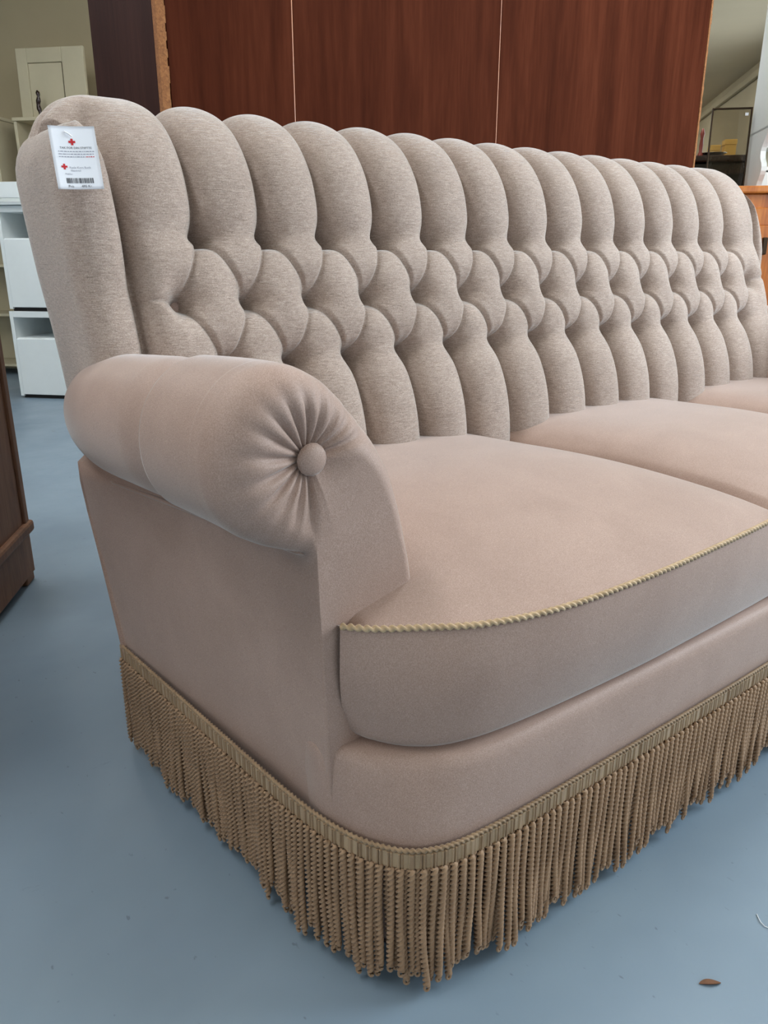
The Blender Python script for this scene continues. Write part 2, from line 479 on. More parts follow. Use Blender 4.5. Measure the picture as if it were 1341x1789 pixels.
def seg_dist(x0, w0, x1, w1):
    L2 = (x1 - x0) ** 2 + (w1 - w0) ** 2
    t = np.clip(((GX - x0) * (x1 - x0) + (GV - w0) * (w1 - w0)) / L2, 0, 1)
    dx = GX - (x0 + t * (x1 - x0)); dv = GV - (w0 + t * (w1 - w0))
    return np.hypot(dx, dv), t, dv

def field(GX, GV):
    A0 = .048
    drop4 = np.zeros(GX.shape); fine = np.zeros(GX.shape)
    for x0, w0, x1, w1, kind in segs:
        d, t, dv = seg_dist(x0, w0, x1, w1)
        if kind == 0:                                   # stitched channel seam: deep, narrow
            q = np.clip(1 - d / .056, 0, 1)
            drop4 += (.020 * q ** 2 + .022 * q ** 6) ** 4
        elif kind == 3:                                 # slit to the end post
            q = np.clip(1 - d / .030, 0, 1)
            drop4 += (.010 * q ** 2) ** 4; fine = np.maximum(fine, .006 * np.exp(-d / .003))
        else:                                           # folded pleat between two buttons
            mid = np.sin(np.pi * t)
            q = np.clip(1 - d / .044, 0, 1)
            drop4 += ((.015 - .011 * mid) * q ** 1.5) ** 4
            lip = np.where(dv > 0, np.exp(-(d / .0024) ** 1.5), np.exp(-(d / .0065) ** 1.0))
            fine = np.maximum(fine, (.0058 + .0034 * mid) * lip)
    for sgn, xp in ((1, .408), (-1, SX - .408)):         # tuck along the end posts
        q = np.clip(1 - np.clip((GX - xp) * sgn, 0, 1) / .056, 0, 1)
        drop4 += ((.020 * q ** 2 + .026 * q ** 6) * below) ** 4
    drop = drop4 ** .25
    for X, v in ((X1, v1), (X2, v2), (X1, v3)):
        for x in X:
            r = np.hypot((GX - x), (GV - v) * .9)
            drop = drop + .020 * np.exp(-r / .030) + .026 * np.exp(-(r / .014) ** 1.4)
            if v != v3:                                 # short slack fold hanging from the button
                for sx, ln in ((.016, .042), (-.010, .030)):
                    d, t, dv = seg_dist(x, v, x + sx, v - ln)
                    fine = np.maximum(fine, .0032 * (1 - t) ** .6 * np.exp(-d / .0030) * np.sin(np.pi * np.clip(t + .15, 0, 1)))
    return A0 - np.minimum(drop, .075) - fine
e = np.minimum(GX - XA, XB - GX)
VCR = sv[int(np.argmax(PR[:, 1]))]
below = 1 - smoothstep(VCR - .060, VCR - .010, GV)
Hh = field(GX, GV)
# light blur so creases read as cloth
for _ in range(1):
    Hp = np.pad(Hh, 1, mode='edge')
    Hh = (Hp[1:-1, 1:-1] * 2 + Hp[:-2, 1:-1] + Hp[2:, 1:-1] + Hp[1:-1, :-2] + Hp[1:-1, 2:]) / 6
# rounded ends of the cushion above the posts
er = np.clip(e / .085, 0, 1)
endround = np.sqrt(np.clip(1 - (1 - er) ** 2.2, 0, 1)) * (1 - below) + below
Hh = Hh * endround - .040 * (1 - endround)
# gathers at the rolled ends
ang = GV * 260
Hh += .004 * np.sin(ang) * (1 - smoothstep(.0, .06, e)) * smoothstep(VCR - .05, VCR, GV)
Hh += .0015 * np.interp((GX * 7.3 + GV * 5.1) % 1, [0, .5, 1], [-1, 1, -1]) * 0
Tp = np.gradient(PR, axis=0); Tp /= np.linalg.norm(Tp, axis=1)[:, None]
Np = np.stack([-Tp[:, 1], Tp[:, 0]], 1)                  # towards the sitter / up
P = np.zeros((nx, nv, 3))
sag = .0
P[..., 0] = np.clip(GX, XA + .042 * below, XB - .042 * below)
P[..., 1] = PR[None, :, 0] + Np[None, :, 0] * Hh
P[..., 2] = PR[None, :, 1] + Np[None, :, 1] * Hh
back = grid('backrest', P, 'velvet_back', sofa, flip=False)

# tufting buttons
def dome_mesh(name, r, hgt):
    V = [(0, 0, hgt)]; F = []
    for i in range(1, 6):
        a = i / 5 * math.pi / 2
        for k in range(16):
            V.append((r * math.sin(a) * math.cos(k * math.pi / 8), r * math.sin(a) * math.sin(k * math.pi / 8), hgt * math.cos(a)))
    for k in range(16): F.append((0, 1 + k, 1 + (k + 1) % 16))
    for i in range(4):
        for k in range(16):
            a = 1 + i * 16 + k; b = 1 + i * 16 + (k + 1) % 16
            F.append((a, a + 16, b + 16, b))
    me = bpy.data.meshes.new(name); me.from_pydata(V, [], F); me.update(); return me
bme = dome_mesh('button', .0105, .006); first = True
for X, v in ((X1, v1), (X2, v2), (X1, v3)):
    i = int(np.argmin(abs(sv - v)))
    nrm = Vector((0, Np[i, 0], Np[i, 1]))
    for x in X:
        o = bpy.data.objects.new('button', bme); col.objects.link(o)
        if first: bme.materials.append(M['velvet']); bme.polygons.foreach_set('use_smooth', [True] * len(bme.polygons)); first = False
        o.parent = back
        pos = Vector((x, PR[i, 0], PR[i, 1])) + nrm * (-.010 if x in (X2[0], X2[-1]) else -.024)
        o.matrix_parent_inverse = Matrix.Identity(4)
        o.matrix_local = (Matrix.Translation(-Vector(sofa.location)) if False else Matrix.Identity(4)) @ Matrix.Translation(pos) @ nrm.to_track_quat('Z', 'Y').to_matrix().to_4x4()

# rear panel of the sofa
zb = np.array([.19, .30, .415, .617, .77, .87, .93]); yb = np.array([1.143, 1.175, 1.205, 1.262, 1.31, 1.335, 1.345])
P = np.zeros((2, len(zb), 3))
P[0, :, 0] = .40; P[1, :, 0] = SX - .40; P[:, :, 1] = yb + .004; P[:, :, 2] = zb
grid('rear_panel', P, 'velvet', sofa, flip=True)

# ---- end posts
def post(mirror):
    zz = np.r_[np.linspace(.19, .90, 40), .92, .935, .947, .956, .962, .965]
    K = len(zz); nphi = 64
    P = np.zeros((nphi, K, 3))
    for j, z in enumerate(zz):
        yback = np.interp(z, [.19, .209, .415, .617, .77, .896, .97], [1.138, 1.143, 1.205, 1.268, 1.318, 1.342, 1.352])
        ysurf = np.interp(z, PR[:200, 1], PR[:200, 0])
        yfront = ysurf - .028 + .012 * smoothstep(.75, .95, np.array(z))
        xo = .368 - .028 * smoothstep(.50, .60, np.array(z)) - .012 * smoothstep(.62, .93, np.array(z)); xi = .407 - .010 * smoothstep(.80, .965, np.array(z))
        top = max(0.0, (z - .90) / .065)
        if mirror:
            xo += .036; yfront += .016
            t2 = max(0.0, (z - .80) / .165); cut = .045 * t2 ** 1.6; xo += cut; yfront += cut * .8
        shrink = .035 * (1 - math.sqrt(max(0, 1 - top ** 2)))
        x0, x1, y0, y1 = xo + shrink, max(xi - shrink, xo + shrink + .004), yfront + shrink, yback - shrink
        cx, cy = (x0 + x1) / 2, (y0 + y1) / 2
        hx, hy = (x1 - x0) / 2, (y1 - y0) / 2
        # rounded rectangle, front more rounded than the back
        ph = np.linspace(0, 2 * np.pi, nphi, endpoint=False)
        ex = 2 / 3.2
        cxp = np.sign(np.cos(ph)) * np.abs(np.cos(ph)) ** ex * hx
        rr = np.sign(np.sin(ph)) * np.abs(np.sin(ph)) ** ex
        cyp = rr * hy
        # limit the rounding depth in y so the side stays straight
        flat = np.abs(np.cos(ph))
        q = np.clip(np.abs(cxp) / hx, 0, 1)
        depth = .034 * (1 - np.sqrt(np.clip(1 - q ** 2.2, 0, 1)))
        cyp = np.sign(np.sin(ph)) * (hy - depth) * np.clip(np.abs(rr) * 1.0, 0, 1) ** .25
        X = cx + cxp; Y = cy + cyp
        P[:, j, 0] = SX - X if mirror else X; P[:, j, 1] = Y; P[:, j, 2] = z
    V = P.reshape(-1, 3); F = [tuple(f) for f in grid_faces(nphi, K, wrap_u=True, flip=mirror)]
    V = np.vstack([V, [P[:, -1, :].mean(0) + (0, 0, .001)]])
    top = [k * K + K - 1 for k in range(nphi)]
    for k in range(nphi):
        t = (top[k], top[(k + 1) % nphi], len(V) - 1); F.append(t[::-1] if mirror else t)
    return link('end_post', from_arrays('end_post', V, F), 'velvet_back', sofa)

post(False); post(True)

# ---- arms
CX, CZ = .388, .613
prof = [(.525, .17), (.523, .35), (.516, .45), (.508, .50), (.496, .555), (.478, .605), (.450, .650), (.415, .685), (.375, .703), (.340, .698), (.312, .678),
        (.294, .648), (.288, .612), (.294, .576), (.312, .547), (.338, .530), (.362, .522)]
prof = [tuple(p) for p in catmull(prof, 150)] + [(.3775, .517)] + [tuple(p) for p in catmull([(.381, .505), (.385, .42), (.390, .30), (.393, .17)], 40)] + [tuple(p) for p in np.linspace((.41, .168), (.515, .168), 12)]
prof = np.array(prof)
NP_ = len(prof)
iroll0 = np.argmax(prof[:, 1] > .47)
inotch = 150
def arm(mirror):
    ny = 200
    ys = np.r_[np.linspace(1.24, .645, ny)]
    secs = []
    ang = np.arctan2(prof[:, 1] - CZ, prof[:, 0] - CX)
    idx = np.arange(NP_)
    isroll = (idx < inotch + 1) & (prof[:, 1] > .5) & (prof[:, 0] < .50)
    left = smoothstep(.45, .40, prof[:, 0]) if False else np.clip((.46 - prof[:, 0]) / .06, 0, 1)
    lowleft = (idx >= inotch)
    for y in ys:
        p = prof.copy()
        k = max(0.0, y - .655) ** 2 / (max(0.0, y - .655) + .08) / .43
        # roll: front sleeve slightly fuller than the rear part
        sc = 1 - .085 * smoothstep(.800, .806, np.array(y)) + .050 * smoothstep(.806, .88, np.array(y)) - .015 * k - .022 * math.exp(-((y - .807) / .0045) ** 2)
        if y > 1.0:
            sc *= max(.50, math.sqrt(max(0, 1 - ((y - 1.0) / .28) ** 2)))
        roll = isroll.astype(float)
        w = np.clip(roll * smoothstep(.50, .54, prof[:, 1]), 0, 1)
        # keep the inner side near the seat in place
        w = w * np.clip((.515 - prof[:, 0]) / .05, 0, 1)
        p = np.c_[CX + (p[:, 0] - CX) * (1 + (sc - 1) * w), CZ + (p[:, 1] - CZ) * (1 + (sc - 1) * w)]
        p[:, 1] -= .034 * k * smoothstep(.40, .52, prof[:, 1])
        p[:, 0] -= .036 * k * lowleft
        p[:, 0] += .004 * k * w
        yy = np.full(NP_, y)
        ymax = np.interp(p[:, 1], [.17, .209, .415, .617], [1.130, 1.143, 1.205, 1.215])
        yy = np.where(lowleft, np.minimum(yy, ymax), yy)
        secs.append(np.c_[p[:, 0], yy, p[:, 1]])
    # front face: rings shrinking towards the button
    base = prof.copy()
    rad = np.hypot(base[:, 0] - CX, base[:, 1] - CZ)
    # edge rounding radius per outline point
    onroll = np.clip(smoothstep(.40, .56, base[:, 1]), 0, 1)
    rnd = np.where(lowleft, .006, np.where(base[:, 0] > .47, .036, .018 + .030 * onroll))
    rnd = np.convolve(np.pad(rnd, 6, mode='edge'), np.ones(13) / 13, mode='valid')
    yf = .598
    ring_s = np.r_[np.linspace(0, 1, 14) ** 1.5]        # across the rounding
    NR = 46
    th = np.arctan2(base[:, 1] - CZ, base[:, 0] - CX)
    # pleats: from a little right of horizontal, over the top, round to straight down
    deg = (np.degrees(th) + 360) % 360
    win = smoothstep(-2, 22, np.where(deg > 300, deg - 360, deg)) * (1 - smoothstep(262, 282, deg))
    for i in range(1, NR + 1):
        f = i / NR
        d = f * (rad - .004)                             # distance in from the outline
        d = np.minimum(d, rad - .004)
        rho = rad - d
        q = np.clip(d / rnd, 0, 1)
        y = yf + (.645 - yf) * 0 + rnd * (1 - np.sqrt(1 - (1 - q) ** 2))
        # gentle pillow of the roll end and the dent under the button
        y = y - .006 * np.exp(-(rho / .07) ** 2) * 0 + .014 * np.exp(-(rho / .026) ** 2) + .009 * np.exp(-(rho / .062) ** 2) * (.35 + .65 * win)
        env = np.exp(-((rho - .040) / .030) ** 2) * win
        ripple = np.abs(np.sin(np.radians(deg) * 9.5 + .4 * np.sin(np.radians(deg) * 3))) ** .7
        y = y + env * (.0095 * (1 - ripple)) * np.minimum(1, rho / .02)
        x = CX + (base[:, 0] - CX) * rho / rad; z = CZ + (base[:, 1] - CZ) * rho / rad
        secs.append(np.c_[x, y, z])
    # blend the loft end (y=.645) to the first ring: outline pulled along by the rounding radius
    P = np.array(secs)                                   # sections, outline, 3
    P[ny - 1, :, 1] = yf + rnd + .0005
    for j in range(1, 8):
        t = (8 - j) / 8
        P[ny - 1 - j, :, 1] = P[ny - 1 - j, :, 1] * (1 - t) + (P[ny - 1, :, 1] + .006 * j) * t
    if mirror: P[..., 0] = SX - P[..., 0]
    o = grid('arm', P, 'velvet', sofa, flip=not mirror, wrap_v=True)
    # covered button in the middle of the gathers
    me = dome_mesh('arm_button', .0165, .008)
    b = link('button', me, 'velvet', o)
    b.matrix_parent_inverse = Matrix.Identity(4)
    b.matrix_local = Matrix.Translation((SX - CX if mirror else CX, .6125, CZ)) @ Matrix.Rotation(math.radians(90), 4, 'X')
    # thin welt under the roll
    path = [(.3765 - .030 * (y - .6) / .55, y, .5185 - .034 * (y - .6) / .55) for y in np.linspace(.612, 1.10, 40)]
    if mirror: path = [(SX - x, y, z) for x, y, z in path]
    V, F = tube_arrays(path, np.r_[.0003, np.full(38, .0028), .0003], 8); link('welt', from_arrays('welt', V, F), 'velvet', o)
arm(False); arm(True)

# ---- bullion fringe
ZT = .20
dense = catmull(left_plan + [(SX - x, y) for x, y in left_plan[-2::-1]], 3000)
Ltot = length(dense)
step = .0012
nb = int(Ltot / step)
bp = resample(dense, nb); bt, bo = plan_frames(bp)
if ((bp[nb // 2] - ctr) @ bo[nb // 2]) < 0: bo = -bo
sarr = np.arange(nb) * step
period = .0118
ph = (sarr % period) / period
off = np.where(ph < .45, .0008, np.where((ph - .45) % .275 < .19, .0024, .0004))
zrows = [ZT - .003, ZT - .004, ZT - .012, ZT - .022, ZT - .0235]
P = np.zeros((nb, 5, 3))
for j, z in enumerate(zrows):
    o = off if 0 < j < 4 else off - .004
    P[:, j, :2] = bp + bo * (o + .001)[:, None]; P[:, j, 2] = z
me = from_arrays('fringe_band', P.reshape(-1, 3), grid_faces(nb, 5, flip=True))
band = link('fringe_band', me, ['braid', 'satin'], sofa)
mi = np.repeat(np.where(ph[:-1] < .43, 1, 0), 4)
me.polygons.foreach_set('material_index', mi.astype(np.int32)); me.polygons.foreach_set('use_smooth', [False] * len(me.polygons))
V, F = rope_arrays(np.c_[resample(dense, 1500) , np.full(1500, ZT - .0005)], .0034, .013, 8, 8)
link('edge_cord', from_arrays('edge_cord', V, F), 'braid', band)

def hanging_cord(L, seed, around=12, per_turn=12):
    r_ = random.Random(seed)
    a1, a2, p1, p2 = r_.uniform(-.003, .003), r_.uniform(-.002, .002), r_.uniform(0, 6), r_.uniform(0, 6)
    t = np.linspace(0, 1, 30)
    path = np.stack([a1 * np.sin(t * 3.3 + p1) * t + a2 * np.sin(6 * t + p2) * t, .0015 * np.sin(4 * t + p2) * t + .003 * t * r_.uniform(-.4, 1), -L * t], 1)
    V, F = rope_arrays(path, .0047, .0135, around, per_turn, phase=p1)
    if around > 7:                                       # the open loop at the tip
        a = np.linspace(-.9, np.pi * 2 - 2.24, 13) + np.pi / 2 + .45 + .55
        c = path[-1] + np.array([0, 0, -.0032])
        lp = np.stack([c[0] + .0026 * np.cos(a), np.full(13, c[1]), c[2] + .0036 * np.sin(a)], 1)
        V2, F2 = tube_arrays(lp, .0017, 6)
        F = np.vstack([F, F2 + len(V)]); V = np.vstack([V, V2])
    return V, F
variants = []
for i in range(10):
    L = .140 + .0055 * (i % 5)
    V, F = hanging_cord(L, 100 + i)
    me = from_arrays('hanging_cord', V, F); me.materials.append(M['cord'])
    me.polygons.foreach_set('use_smooth', [True] * len(me.polygons)); variants.append(me)
CS = .0057
ncord = int(Ltot / CS)
cp = resample(dense, ncord); ct, co = plan_frames(cp)
if ((cp[ncord // 2] - ctr) @ co[ncord // 2]) < 0: co = -co
clump = 0.0
rest_V, rest_F, cnt = [], [], 0
lowV = [hanging_cord(.150 + .004 * i, 300 + i, 6, 6) for i in range(5)]
for i in range(ncord):
    layer = .0030 if i % 2 else -.0022
    clump = .8 * clump + random.uniform(-.012, .012)
    ang = math.atan2(ct[i, 1], ct[i, 0])
    pos = cp[i] + co[i] * (.0005 + layer) + ct[i] * random.uniform(-.0008, .0008)
    mtx = Matrix.Translation((pos[0], pos[1], ZT - .0215)) @ Matrix.Rotation(ang, 4, 'Z') @ Matrix.Rotation(clump + random.uniform(-.01, .01), 4, 'Y') @ Matrix.Rotation(random.uniform(-.02, .03), 4, 'X')
    if i < 300:
        o = bpy.data.objects.new('hanging_cord', variants[random.randrange(10)]); col.objects.link(o)
        o.parent = band; o.matrix_local = mtx
    else:
        V, F = lowV[random.randrange(5)]
        m = np.array(mtx); rest_V.append(V @ m[:3, :3].T + m[:3, 3]); rest_F.append(F + cnt); cnt += len(V)
tag(link('hanging_cords', from_arrays('hanging_cords', np.vstack(rest_V), np.vstack(rest_F)), 'cord', band), kind='stuff')

# children of parts were given world coordinates: make their parent frames identity in world space
bpy.context.view_layer.update()

# ------------------------------------------------------------------ price tag on the near end post
tagx = Matrix.Translation((.3416, 1.060, .9135))
TW, TH = .058, .083
def tag_frame():
    # faces the photographer, hangs slightly rotated in its own plane
    n = Vector((-.25, -1, .18)).normalized()
    up = Vector((0, 0, 1)); r = up.cross(n).normalized(); u = n.cross(r)
    m = Matrix(((r.x, u.x, n.x, 0), (r.y, u.y, n.y, 0), (r.z, u.z, n.z, 0), (0, 0, 0, 1)))
    return m @ Matrix.Rotation(math.radians(2.5), 4, 'Z') @ Matrix.Diagonal((.054/.058, .074/.083, 1, 1))
TM = tagx @ tag_frame()
pt = empty('price_tag', TM.translation, 'white price tag with red crosses and barcode pinned to sofa post', 'price tag')
def curl(x, y):
    return .0035 * ((x / (TW / 2)) ** 2) * (1 if x < 0 else .4) + .004 * max(0, -y / TH) ** 2
nx_, ny_ = 14, 18
P = np.zeros((nx_, ny_, 3))
for i in range(nx_):
    for j in range(ny_):
        x = (i / (nx_ - 1) - .5) * TW; y = (j / (ny_ - 1) - .5) * TH
        P[i, j] = TM @ Vector((x + .004 * (.5 - j / ny_) * 0, y, curl(x, y)))
nrm = np.array(TM.to_3x3() @ Vector((0, 0, 1)))
V = np.vstack([P.reshape(-1, 3), (P - nrm * .0005).reshape(-1, 3)])
F = [tuple(f) for f in grid_faces(nx_, ny_)] + [tuple(f[::-1] + nx_ * ny_) for f in grid_faces(nx_, ny_)]
def gi(i, j): return i * ny_ + j
n0 = nx_ * ny_
for i in range(nx_ - 1):
    for j in (0, ny_ - 1): F.append((gi(i, j), gi(i, j) + n0, gi(i + 1, j) + n0, gi(i + 1, j)))
for j in range(ny_ - 1):
    for i in (0, nx_ - 1): F.append((gi(i, j), gi(i, j + 1), gi(i, j + 1) + n0, gi(i, j) + n0))
link('card', from_arrays('card', V, F), 'paper', pt)
def flat(name, rects, mat):
    V, F = [], []
    for x0, x1, y0, y1 in rects:
        k = len(V)
        for x, y in ((x0, y0), (x1, y0), (x1, y1), (x0, y1)): V.append(TM @ Vector((x, y, curl(x, y) + .0004)))
        F.append((k, k + 1, k + 2, k + 3))
    return link(name, from_arrays(name, V, F), mat, pt, smooth=False)
def cross(cx, cy, s): return [(cx - s / 2, cx + s / 2, cy - s / 6, cy + s / 6), (cx - s / 6, cx + s / 6, cy - s / 2, cy + s / 2)]
flat('red_cross', cross(-.002, .021, .0085), 'red')
flat('red_cross', cross(-.0165, -.0115, .0075), 'red')
def words(y, x0, x1, h, seed):
    r_ = random.Random(seed); out_ = []; x = x0
    while x < x1:
        w = r_.uniform(.0012, .0042); out_.append((x, min(x + w, x1), y - h / 2, y + h / 2)); x += w + .0009
    return out_
flat('small_print', words(.0085, -.021, .024, .0011, 1) + words(.0050, -.021, .024, .0011, 2) + words(.0015, -.021, .012, .0011, 3), 'ink_soft')
flat('small_print', words(.0015, .013, .024, .0011, 4), 'red')
r_ = random.Random(5); bars = []; x = -.0165
while x < .0165:
    w = r_.choice((.0004, .0007, .0011)); bars.append((x, x + w, -.0335, -.0265)); x += w + r_.choice((.0004, .0006, .0009))
flat('barcode', bars, 'ink')
def text(name, s, x, y, size, mat, rot=0):
    cu = bpy.data.curves.new(name, 'FONT'); cu.body = s; cu.size = size; cu.align_x = 'LEFT'; cu.resolution_u = 2
    tmp = bpy.data.objects.new(name, cu); col.objects.link(tmp)
    bpy.context.view_layer.update()
    me = bpy.data.meshes.new_from_object(tmp.evaluated_get(bpy.context.evaluated_depsgraph_get()))
    bpy.data.objects.remove(tmp)
    for v in me.vertices:
        px, py = v.co.x, v.co.y
        if rot: px, py = -py, px
        px += x; py += y
        v.co = TM @ Vector((px, py, curl(px, py) + .0005))
    return link(name, me, mat, pt, smooth=False)
text('heading_text', 'TAK FOR DIN STØTTE', -.0185, .0118, .0040, 'ink')
text('shop_text', 'Røde Kors Butik', -.0105, -.0140, .0040, 'ink_soft')
text('shop_text', 'Næstved', -.0095, -.0178, .0036, 'ink_soft')
text('shop_text', 'Møbler', -.0170, -.0222, .0032, 'ink_soft')
text('price_text', 'Pris', -.0155, -.0390, .0046, 'ink')
text('price_text', '495 Kr.', .0010, -.0390, .0046, 'ink')
pa, pb = TM @ Vector((-.009, .034, .001)), TM @ Vector((-.001, .0275, .0022))
V, F = tube_arrays([pa, (pa + pb) / 2 + TM.to_3x3() @ Vector((0, 0, .0012)), pb], .0009, 6)
link('plastic_pin', from_arrays('plastic_pin', V, F), 'plastic', pt)

# ------------------------------------------------------------------ tall wardrobe behind the sofa, its back towards us
WY, WZ = 1.62, 2.25
wd = empty('wardrobe', (1.65, 1.8, 0), 'tall red-brown wardrobe standing back-to-front behind the sofa', 'wardrobe')
xb_ = [.722, 1.012, 1.642, 2.592]
for x in xb_[1:3]: box('edge_strip', (x - .0035, x + .0015, WY + .0012, WY + .009, .04, WZ), 'pine', wd, bev=.0006)
for i in range(3):
    box('back_board', (xb_[i] + .0015, xb_[i + 1] - .0015, WY, WY + .008, .04, WZ), 'mahogany', wd, bev=.0012)
r_ = random.Random(3)
for x0, x1 in ((.704, .722), (2.592, 2.601)):                 # raw, chipped board edges
    bm = bmesh.new()
    zz = np.linspace(.04, WZ, 150)
    for k in range(149):
        dx = r_.uniform(-.0015, .0015)
        bm_box(bm, x0, x1 + dx, WY - .001, WY + .016, zz[k], zz[k + 1])
    me = bpy.data.meshes.new('raw_edge'); bm.to_mesh(me); bm.free(); link('raw_edge', me, 'chipboard', wd, smooth=False)
box('side_panel', (.704, .722, WY + .016, 1.985, .0, WZ), 'plum', wd, bev=.002)
box('side_panel', (2.583, 2.601, WY + .016, 1.985, .0, WZ), 'plum', wd, bev=.002)
box('top_panel', (.722, 2.583, WY + .016, 1.985, WZ - .02, WZ), 'plum', wd, bev=.002)
box('bottom_panel', (.722, 2.583, WY + .016, 1.985, .06, .08), 'plum', wd, bev=.002)
for x0, x1 in ((.722, 1.34), (1.343, 1.962), (1.965, 2.583)):
    d = box('door', (x0 + .002, x1 - .002, 1.985, 2.003, .08, WZ - .002), 'plum', wd, bev=.003)
    box('handle', (x1 - .05, x1 - .035, 2.003, 2.025, 1.0, 1.12), 'brass', d, bev=.004)

# ------------------------------------------------------------------ brown cabinet at the left edge
e1, e0 = Vector((.425, 2.03, 0)), Vector((.286, 1.796, 0))
d_ = (e0 - e1).normalized(); nrm_ = Vector((d_.y, -d_.x, 0))
if nrm_.dot(-e1) < 0: nrm_ = -nrm_
CM = Matrix(((d_.x, -nrm_.x, 0, e1.x), (d_.y, -nrm_.y, 0, e1.y), (0, 0, 1, 0), (0, 0, 0, 1)))   # x along the face, y into the cabinet
lc = empty('cabinet', e1 + d_ * .5, 'brown wooden cabinet on a plinth at the left edge of the picture', 'cabinet')
box('body', (.012, 1.1, .0, .45, .13, .92), 'walnut', lc, bev=.004, xf=CM)
box('corner_moulding', (0, .030, -.006, .05, .155, .92), 'walnut', lc, bev=.004, xf=CM)
box('plinth_moulding', (-.012, 1.1, -.014, .45, .128, .158), 'walnut', lc, bev=.008, xf=CM)
box('plinth', (.004, 1.1, -.004, .45, .022, .128), 'walnut', lc, bev=.004, xf=CM)
box('foot', (.004, .06, .0, .06, 0, .03), 'walnut', lc, bev=.004, xf=CM)
box('foot', (1.03, 1.09, .0, .06, 0, .03), 'walnut', lc, bev=.004, xf=CM)
box('foot', (.004, .06, .38, .44, 0, .03), 'walnut', lc, bev=.004, xf=CM)
box('foot', (1.03, 1.09, .38, .44, 0, .03), 'walnut', lc, bev=.004, xf=CM)
box('top_board', (-.012, 1.11, -.012, .46, .92, .945), 'walnut', lc, bev=.006, xf=CM)

# ------------------------------------------------------------------ white bedside cabinets stacked at the far left
def nightstand(b0, z0, h, label):
    w, dpt, a0 = .50, .38, 4.115
    o = empty('bedside_cabinet', ROOM @ Vector((b0 + w / 2, a0 + dpt / 2, z0)), label, 'cabinet', 'stacked white bedside cabinets')
    t = .022
    box('side_panel', (b0, b0 + t, a0, a0 + dpt, z0 + .012, z0 + h), 'white', o, bev=.002, xf=ROOM)
    box('side_panel', (b0 + w - t, b0 + w, a0, a0 + dpt, z0 + .012, z0 + h), 'white', o, bev=.002, xf=ROOM)
    box('top_panel', (b0 + t, b0 + w - t, a0, a0 + dpt, z0 + h - .034, z0 + h), 'white', o, bev=.002, xf=ROOM)
    box('shelf', (b0 + t, b0 + w - t, a0 + .01, a0 + dpt, z0 + h * .68, z0 + h * .70), 'white', o, bev=.002, xf=ROOM)
    box('back_panel', (b0 + t, b0 + w - t, a0 + dpt - .008, a0 + dpt, z0 + .02, z0 + h - .034), 'white', o, bev=.001, xf=ROOM)
    box('door', (b0 + t + .002, b0 + w - t - .002, a0 - .004, a0 + .014, z0 + .022, z0 + h * .69), 'white', o, bev=.002, xf=ROOM)
    box('base', (b0 + .015, b0 + w - .015, a0 + .012, a0 + dpt - .01, z0, z0 + .02), 'dark', o, bev=.002, xf=ROOM)
nightstand(-2.865, 0, .495, 'white bedside cabinet on the floor, lower one of the stack at left')
nightstand(-2.855, .495, .56, 'white bedside cabinet on top of the other one at left')
bx = empty('drawer_box', ROOM @ Vector((-2.6, 4.3, 1.055)), 'flat white drawer lying on the stacked bedside cabinets', 'drawer')
box('front', (-2.93, -2.40, 4.07, 4.09, 1.09, 1.17), 'white', bx, bev=.002, xf=ROOM)
box('bottom', (-2.91, -2.42, 4.09, 4.46, 1.057, 1.072), 'white', bx, bev=.002, xf=ROOM)
box('side', [(-2.91, -2.895, 4.09, 4.46, 1.072, 1.15), (-2.435, -2.42, 4.09, 4.46, 1.072, 1.15)], 'white', bx, bev=.002, xf=ROOM)
box('back', (-2.895, -2.435, 4.445, 4.46, 1.072, 1.15), 'white', bx, bev=.002, xf=ROOM)

# cream shelf units and mirror against the partition wall
def shelf_unit(b0, b1, a0, a1, h, levels, label):
    o = empty('shelf_unit', ROOM @ Vector(((b0 + b1) / 2, (a0 + a1) / 2, 0)), label, 'shelf')
    t = .02
    box('side_panel', (b0, b0 + t, a0, a1, 0, h), 'cream', o, bev=.002, xf=ROOM)
    box('side_panel', (b1 - t, b1, a0, a1, 0, h), 'cream', o, bev=.002, xf=ROOM)
    box('back_panel', (b0 + t, b1 - t, a1 - .01, a1, 0, h), 'cream', o, bev=.001, xf=ROOM)
    box('top_panel', (b0 - .005, b1 + .005, a0 - .008, a1, h, h + .02), 'cream', o, bev=.003, xf=ROOM)
    for z in levels: box('shelf', (b0 + t, b1 - t, a0 + .006, a1 - .01, z, z + .018), 'cream', o, bev=.002, xf=ROOM)
    return o
shelf_unit(-3.95, -3.335, 4.92, 5.24, 1.615, [.06, .4, .72, 1.05, 1.28, 1.45], 'cream open shelf unit at the far left edge of the picture')
shelf_unit(-3.21, -2.42, 4.94, 5.24, 1.600, [.06, .45, .85, 1.22], 'cream shelf unit under the cream framed panel')
mr = empty('framed_panel', ROOM @ Vector((-3.0, 5.1, 1.62)), 'wide cream framed panel leaning on the wall above the shelf unit', 'panel')
LM = ROOM @ Matrix.Translation((-3.245, 5.10, 1.6225)) @ Matrix.Rotation(math.radians(-1.5), 4, 'X')
W_, H_ = .465, .42
box('frame_side', (0, .075, 0, .025, 0, H_), 'cream', mr, bev=.004, xf=LM)
box('frame_side', (W_ - .15, W_, 0, .025, 0, H_), 'cream', mr, bev=.004, xf=LM)
box('frame_top', (.075, W_ - .15, 0, .025, H_ - .085, H_), 'cream', mr, bev=.004, xf=LM)
box('frame_bottom', (.075, W_ - .15, 0, .025, 0, .02), 'cream', mr, bev=.004, xf=LM)
box('inner_panel', (.076, W_ - .159, .008, .016, .02, H_ - .087), 'cream', mr, bev=.002, xf=LM)
